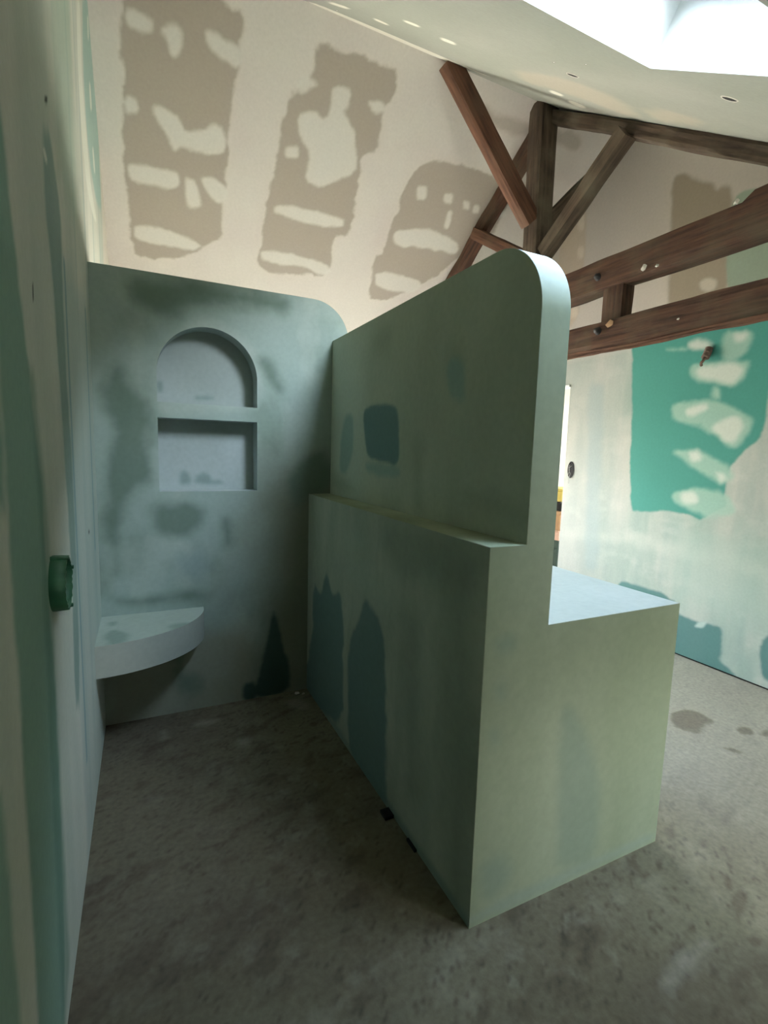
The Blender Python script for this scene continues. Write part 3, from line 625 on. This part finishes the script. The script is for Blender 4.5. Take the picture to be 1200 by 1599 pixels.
for nm, a, b in (('frame', (AX+.01, 3.1, .5), (AX+.07, 3.16, 2.2)), ('frame', (AX+.01, 4.44, .5), (AX+.07, 4.5, 2.2)), ('frame', (AX+.01, 3.16, .5), (AX+.07, 4.44, .56)), ('frame', (AX+.01, 3.16, 2.14), (AX+.07, 4.44, 2.2))):
    box(nm, a, b, M_WHITE, w3)
box('pane', (AX+.035, 3.16, .56), (AX+.041, 4.44, 2.14), M_GLASS, w3, bevel=0)
portal('daylight_annex', (AX+.12, 3.8, 1.35), (-1, 0, 0), 1.7, 1.4)
# doorway lining
d1 = structure(empty('door_1', (XR, (DY0+DY1)/2, 0)))
box('jamb', (XR+.03, DY0+.001, 0), (XR+.10, DY0+.012, DZ-.02), M_WHITE, d1)
box('jamb', (XR-.012, DY1-.022, 0), (XR+.10, DY1-.002, DZ-.02), M_WHITE, d1)
box('lintel', (XR-.012, DY0+.002, DZ-.02), (XR+.10, DY1-.002, DZ-.001), M_WHITE, d1)

# ================================================================== LONG PARTITION: panel, ledge, bench
pt = tag(empty('partition_wall', (P1, (YN+YB)/2, 0)), 'long green-grey primed half-height partition with rounded top corner, side ledge and bench', 'partition')
R_ = .20
def topz(y): return np.where(y < YN+R_, ZT-R_+np.sqrt(np.maximum(R_**2-(np.minimum(y, YN+R_)-YN-R_)**2, 0)), ZT)
arc = np.linspace(0, math.pi/2, 28)
ysr = np.concatenate([YN+R_-R_*np.cos(arc), lin_n(YN+R_, YB, .01)[1:]])
S = Sheet()
S.patch(lambda u, w: (full(u, P1), u, ZL+w*(topz(u)-ZL)), ysr, np.linspace(0, 1, 85), paint_upper, True)
S.patch(lambda u, w: (full(u, P2), u, ZB+w*(topz(u)-ZB)), ysr[::2], np.linspace(0, 1, 50), paint_coat)
S.patch(lambda u, w: (full(u, P2), u, ZB+w*(topz(u)-ZB)), [ysr[-3], ysr[-1]], np.linspace(0, 1, 50), paint_coat)
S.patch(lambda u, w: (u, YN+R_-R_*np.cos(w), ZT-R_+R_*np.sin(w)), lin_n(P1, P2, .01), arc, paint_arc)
S.patch(lambda u, w: (u, w, full(u, ZT)), lin_n(P1, P2, .01), lin_n(YN+R_, YB, .02), paint_coat)
S.patch(lambda u, w: (u, full(u, YN), w), lin_n(P1, P2, .008), lin_n(0, ZT-R_, .008), paint_end)
S.build('panel', M_COAT, pt)
S = Sheet()
S.patch(lambda u, w: (full(u, P0), u, w), lin_n(YN, YB, .008), lin_n(0, ZL, .008), paint_lower, True)
S.patch(lambda u, w: (u, w, full(u, ZL)), lin_n(P0, P1, .006), lin_n(YN, YB, .008), paint_ledge)
S.patch(lambda u, w: (u, full(u, YN), w), lin_n(P0, P1, .008), lin_n(0, ZL, .008), paint_end)
S.build('ledge', M_COAT, pt)
YE = YB+.10
S = Sheet()
S.patch(lambda u, w: (full(u, P3), u, w), lin_n(YN, YE, .02), lin_n(0, ZB, .02), paint_coat)
S.patch(lambda u, w: (u, w, full(u, ZB)), lin_n(P2, P3, .02), lin_n(YN, YE, .02), paint_coat)
S.patch(lambda u, w: (u, full(u, YN), w), lin_n(P2, P3, .008), lin_n(0, ZB, .008), paint_end)
S.patch(lambda u, w: (u, full(u, YE), w), lin_n(P2, P3, .02), lin_n(0, ZB, .02), paint_coat, True)
S.build('bench', M_COAT, pt)

# ================================================================== NICHE WALL
nw = tag(empty('niche_wall', ((XL+P2)/2, YB, 0)), 'grey-green primed cross partition with arched niche above a rectangular niche', 'partition')
NX0, NX1, NC = .069, .535, .302
NR = (NX1-NX0)/2; SPR = 1.695; AZ0 = 1.562; RZ0, RZ1 = 1.137, 1.489; ND = .11; TH = .15
XE = 1.027
S = Sheet(); W = wy(YB)
S.patch(W, lin_n(XL, NX0, .008), lin_n(0, ZT2, .008), paint_back)
th = np.linspace(math.pi, 0, 49); ax2 = NC+NR*np.cos(th)
S.patch(W, lin_n(NX0, NX1, .008), lin_n(0, RZ0, .008), paint_back)
S.patch(W, lin_n(NX0, NX1, .008), lin_n(RZ1, AZ0, .008), paint_back)
S.patch(lambda u, w: (u, full(u, YB), (SPR+np.sqrt(np.maximum(NR**2-(u-NC)**2, 0)))*(1-w)+ZT2*w), ax2, np.linspace(0, 1, 50), paint_back)
S.patch(W, lin_n(NX1, XE-.2, .008), lin_n(0, ZT2, .008), paint_back)
xa = XE-.2+.2*np.sin(arc)
S.patch(lambda u, w: (u, full(u, YB), w*(ZT2-.2+np.sqrt(np.maximum(.04-(u-XE+.2)**2, 0)))), xa, np.linspace(0, 1, 240), paint_back)
# outer edges and rear face
S.patch(lambda u, w: (XE-.2+.2*np.sin(u), w, ZT2-.2+.2*np.cos(u)), arc, lin_n(YB, YB+TH, .02), paint_coat, True)
S.patch(lambda u, w: (u, w, full(u, ZT2)), lin_n(XL, XE-.2, .02), lin_n(YB, YB+TH, .02), paint_coat)
S.patch(lambda u, w: (full(u, XE), u, w), lin_n(YB, YB+TH, .02), lin_n(0, ZT2-.2, .02), paint_coat)
S.patch(wy(YB+TH), lin_n(XL, XE-.2, .03), lin_n(0, ZT2, .03), paint_coat, True)
S.patch(lambda u, w: (u, full(u, YB+TH), w*(ZT2-.2+np.sqrt(np.maximum(.04-(u-XE+.2)**2, 0)))), xa, np.linspace(0, 1, 60), paint_coat, True)
S.build('wall_panel', M_COAT, nw)
def niche(name, arched):
    S = Sheet(); z0, z1 = (AZ0, SPR) if arched else (RZ0, RZ1)
    dy = lin_n(YB, YB+ND, .01)
    S.patch(lambda u, w: (u, w, full(u, z0)), lin_n(NX0, NX1, .01), dy, paint_niche)
    S.patch(lambda u, w: (full(u, NX0), w, u), lin_n(z0, z1, .01), dy, paint_niche)
    S.patch(lambda u, w: (full(u, NX1), w, u), lin_n(z0, z1, .01), dy, paint_niche, True)
    if arched:
        S.patch(lambda u, w: (NC+NR*np.cos(u), w, SPR+NR*np.sin(u)), th, dy, paint_niche, True)
        S.patch(lambda u, w: (u, full(u, YB+ND), z0+w*(SPR+np.sqrt(np.maximum(NR**2-(u-NC)**2, 0))-z0)), ax2, np.linspace(0, 1, 48), paint_niche)
    else:
        S.patch(lambda u, w: (u, w, full(u, z1)), lin_n(NX0, NX1, .01), dy, paint_niche, True)
        S.patch(wy(YB+ND), lin_n(NX0, NX1, .01), lin_n(z0, z1, .01), paint_niche)
    return S.build(name, M_COAT, nw)
niche('arched_niche', True)['label'] = 'recessed niche with round arched top'
niche('square_niche', False)['label'] = 'rectangular niche below the arch'

# ================================================================== CORNER SHELF (quarter of an ellipse)
SA, SB, SZ1, SZ0 = .261-XL, YB-2.231, .545, .408
cs = tag(empty('corner_shelf', (XL, YB, SZ0)), 'thick curved corner seat shelf in pale primer, between left wall and niche wall', 'shelf')
tt = np.linspace(0, math.pi/2, 44)
S = Sheet()
S.patch(lambda u, w: (XL+SA*w*np.cos(u), YB-SB*w*np.sin(u), full(u, SZ1)), tt, np.linspace(0, 1, 40), paint_shelf, True)
S.build('top', M_COAT, cs)
S = Sheet()
S.patch(lambda u, w: (XL+SA*np.cos(u), YB-SB*np.sin(u), w), tt, lin_n(SZ0, SZ1, .015), paint_coat, True)
S.patch(lambda u, w: (XL+SA*w*np.cos(u), YB-SB*w*np.sin(u), full(u, SZ0)), tt, np.linspace(0, 1, 10), paint_coat)
S.build('front_edge', M_COAT, cs)

# ================================================================== ROOF TRUSS
TX = 2.60
rt = tag(empty('roof_truss', (TX, 2.97, 2.0)), 'old dark oak roof truss with king post, rafters, struts and double tie beams', 'truss')
beam('king_post', (2.60, 2.97, 2.0), (2.60, 2.97, RZ-.01), .15, .15, M_OAK, rt, (1, 0, 0), 1, .012)
u1 = beam('tie_beam', (2.575, 4.6, 2.44), (2.575, -.2, 2.47), .15, .18, M_OAK2, rt, (1, 0, 0), 2, .014, notch=((.65, 1.0, .035),))
u2 = beam('tie_beam', (2.56, 4.6, 2.098), (2.56, -.2, 2.082), .12, .172, M_OAK2, rt, (1, 0, 0), 3, .014)
beam('hanger', (2.58, 2.205, 2.17), (2.58, 2.205, 2.37), .10, .15, M_OAK2, rt, (1, 0, 0), 4, .008)
beam('bark_edge', (2.512, 3.2, 2.006), (2.512, -.1, 1.992), .022, .026, M_RED, rt, (1, 0, 0), 12, .02)
for k, (y, z, r) in enumerate(((1.98, 2.40, .016), (1.90, 2.385, .010), (2.18, 2.145, .020), (1.75, 2.08, .007), (1.52, 2.55, .012))):
    rn = np.random.RandomState(k+50); v = [(2.492, y, z)]+[(2.500, y+r*(.5+.8*rn.rand())*1.3*math.cos(t), z+r*(.5+.8*rn.rand())*math.sin(t)) for t in np.linspace(0, 2*math.pi, 11)[:-1]]
    mesh_obj('plaster_daub', v, [(0, 1+i, 1+(i+1) % 10) for i in range(10)], M_CRUMB if k != 2 else M_CARTON, rt)
# rafters under each slope
def roofpt(x, y, d): return (x, y, roof(y)-d)
beam('rafter', roofpt(2.66, 2.93, .05), roofpt(2.66, -.2, .05), .10, .08, M_OAK, rt, (1, 0, 0), 5, .016)
beam('rafter', roofpt(2.64, 3.04, .07), roofpt(2.64, 4.9, .07), .10, .11, M_OAK2, rt, (1, 0, 0), 6, .014)
beam('strut', (2.60, 2.25, 3.25), (2.60, 2.88, 2.79), .10, .10, M_OAK, rt, (1, 0, 0), 7, .008)
beam('strut', (2.60, 3.72, 3.21), (2.60, 3.03, 2.79), .10, .09, M_RED, rt, (1, 0, 0), 8, .008)
b1 = beam('brace', (1.79, 2.95, 3.79), (2.52, 2.95, 3.0), .085, .13, M_RED, rt, (0, 1, 0), 9, .006)
beam('brace', (3.12, 2.95, 3.475), (2.66, 2.95, 3.02), .06, .10, M_OAK, rt, (0, 1, 0), 10, .006)
for par, y, z in ((u1, 2.29, 2.44), (u2, 2.26, 2.12)):
    lathe('bolt', [(0, .022), (.016, .02), (.02, .004), (.024, 0), (.024, -.01)], (2.50, y, z), (-1, 0, 0), M_IRON, par, 14)

# ================================================================== WALL AND CEILING FITTINGS
rb = tag(empty('wall_box', (XL, 1.34, 1.035)), 'green round plastic junction box ring sticking out of left wall', 'junction box')
rnd = np.random.RandomState(2); jg = rnd.rand(80)*.004
lathe('ring', [(.064, -.004), (.065, .004), (.0635, .030), (.058, .030), (.056, .002), (.056, -.004)], (XL, 1.34, 1.035), (1, 0, 0), M_BOX, rb, 56, jag=lambda i, j: jg[i] if j in (2, 3) else 0)
lathe('inner_cup', [(0, .001), (.056, .001), (.056, .004)], (XL, 1.34, 1.035), (1, 0, 0), M_HOLE, rb, 40)
for t in (.35, 1.9, -1.2):
    c = (XL, 1.34+.066*math.cos(t), 1.035+.066*math.sin(t))
    lathe('screw_lug', [(0, .036), (.005, .035), (.005, 0)], c, (1, 0, 0), M_BOX, rb, 10)

wb = tag(empty('wall_box', (XR, 3.2, 1.25)), 'black round open socket box with loose wires in right wall beside the doorway', 'junction box')
lathe('rim', [(.040, -.002), (.042, .006), (.036, .006), (.034, -.002)], (XR, 3.2, 1.25), (-1, 0, 0), M_BLACK, wb, 32)
lathe('dark_disc', [(0, .0015), (.036, .0015)], (XR, 3.2, 1.25), (-1, 0, 0), M_HOLE, wb, 32)  # flat dark disc in place of the shaded inside of the box
tube('wire', [(XR-.003, 3.19, 1.27), (XR-.02, 3.2, 1.265), (XR-.025, 3.205, 1.245), (XR-.012, 3.19, 1.23), (XR-.02, 3.2, 1.215), (XR-.012, 3.205, 1.18)], .0022, M_WIRE, wb)
tube('wire', [(XR-.003, 3.215, 1.275), (XR-.025, 3.21, 1.26), (XR-.018, 3.195, 1.25), (XR-.022, 3.21, 1.225)], .0022, M_WIRE, wb)

wb.scale = (1, .8, 1.7)

cd = tag(empty('conduit_stub', (XR, 2.106, 2.09)), 'short coiled brown conduit end poking out of green board high on right wall', 'conduit')
prof = []
for k in range(9):
    prof += [(.020 if k % 2 else .024, -.002+.008*k), (.020 if k % 2 else .024, .004+.008*k)]
lathe('sleeve', prof+[(.014, .07), (.013, .0)], (XR-.004, 2.106, 2.085), (-.55, 0, -1), M_BROWNPL, cd, 24)
tube('cable', [(XR-.03, 2.106, 2.04), (XR-.045, 2.108, 2.01), (XR-.05, 2.125, 1.99), (XR-.03, 2.13, 1.98)], .009, M_BROWNPL, cd)

for (x, y), lb in (((1.827, 1.911), 'small round cable hole in sloping ceiling nearer the king post'), ((1.943, 1.245), 'small round cable hole in sloping ceiling just right of skylight')):
    c = nr(x, y)
    hs = tag(empty('spotlight_hole', tuple(c)), lb, 'ceiling hole')
    lathe('collar', [(.026, .0005), (.029, .003), (.033, .0005)], tuple(c), tuple(-nrm), M_CRUMB, hs, 24)
    lathe('dark_disc', [(0, .0012), (.028, .0012)], tuple(c), tuple(-nrm), M_HOLE, hs, 24)  # no opening here, a flat dark disc gives the hole's shade

# things left at the foot of the partition
bl = box('wedge', (.775, 1.508, .001), (.812, 1.556, .014), M_BLACK, None, .002)
tag(bl, 'small black rubber shim on floor against foot of long partition', 'shim')
bl = box('wedge', (.802, 1.335, .001), (.812, 1.395, .010), M_BLACK, None, .001)
tag(bl, 'thin black shim sliver under long partition, nearer its front corner', 'shim')
def lump(name, c, r, seed):
    rn = np.random.RandomState(seed); v = []; f = []
    for i in range(6):
        for j in range(8):
            a = math.pi*i/5-math.pi/2; b = 2*math.pi*j/8; rr = r*(.7+.5*rn.rand())
            v.append((c[0]+rr*math.cos(a)*math.cos(b), c[1]+rr*math.cos(a)*math.sin(b)*.8, c[2]+max(-.5*r, rr*.5*math.sin(a))+.5*r))
    for i in range(5):
        for j in range(8): f.append((i*8+j, i*8+(j+1) % 8, (i+1)*8+(j+1) % 8, (i+1)*8+j))
    return mesh_obj(name, v, f, M_CRUMB)
for k, (x, y, r, lb) in enumerate(((.745, 2.575, .014, 'larger crumb of white plaster in inner floor corner below niche wall'), (.775, 2.56, .009, 'tiny plaster crumb in inner floor corner, closest to long partition'))):
    tag(lump('plaster_crumb', (x, y, 0), r, k), lb, 'plaster crumb')

# stored goods standing in the next room
SX, SY = 4.17, 4.10
st = [('storage_crate', (SX, SY, 0), (.34, .34, .46), M_DGREEN, 'dark green crate at bottom of stack seen through doorway', 'crate'),
      ('cardboard_box', (SX, SY, .46), (.34, .34, .11), M_PINK, 'pale pink box above dark crate beyond doorway', 'box'),
      ('cardboard_box', (SX, SY, .57), (.34, .34, .21), M_CARTON, 'brown cardboard box in middle of stack beyond doorway', 'box'),
      ('tool_case', (SX, SY, .78), (.34, .34, .10), M_BLACK, 'black flat tool case near top of stack beyond doorway', 'case'),
      ('tool_case', (SX, SY, .88), (.34, .34, .14), M_YEL, 'yellow tool case topmost of stack beyond doorway', 'case')]
for nm, c, s, mt, lb, ct in st:
    x, y, z = c; a, b, h = s
    e_ = tag(empty(nm, c), lb, ct)
    box('body', (x-a/2, y-b/2, z+.001), (x+a/2, y+b/2, z+h*.82), mt, e_, .006)
    box('lid', (x-a/2-.006, y-b/2-.006, z+h*.82), (x+a/2+.006, y+b/2+.006, z+h-.001), mt, e_, .006)
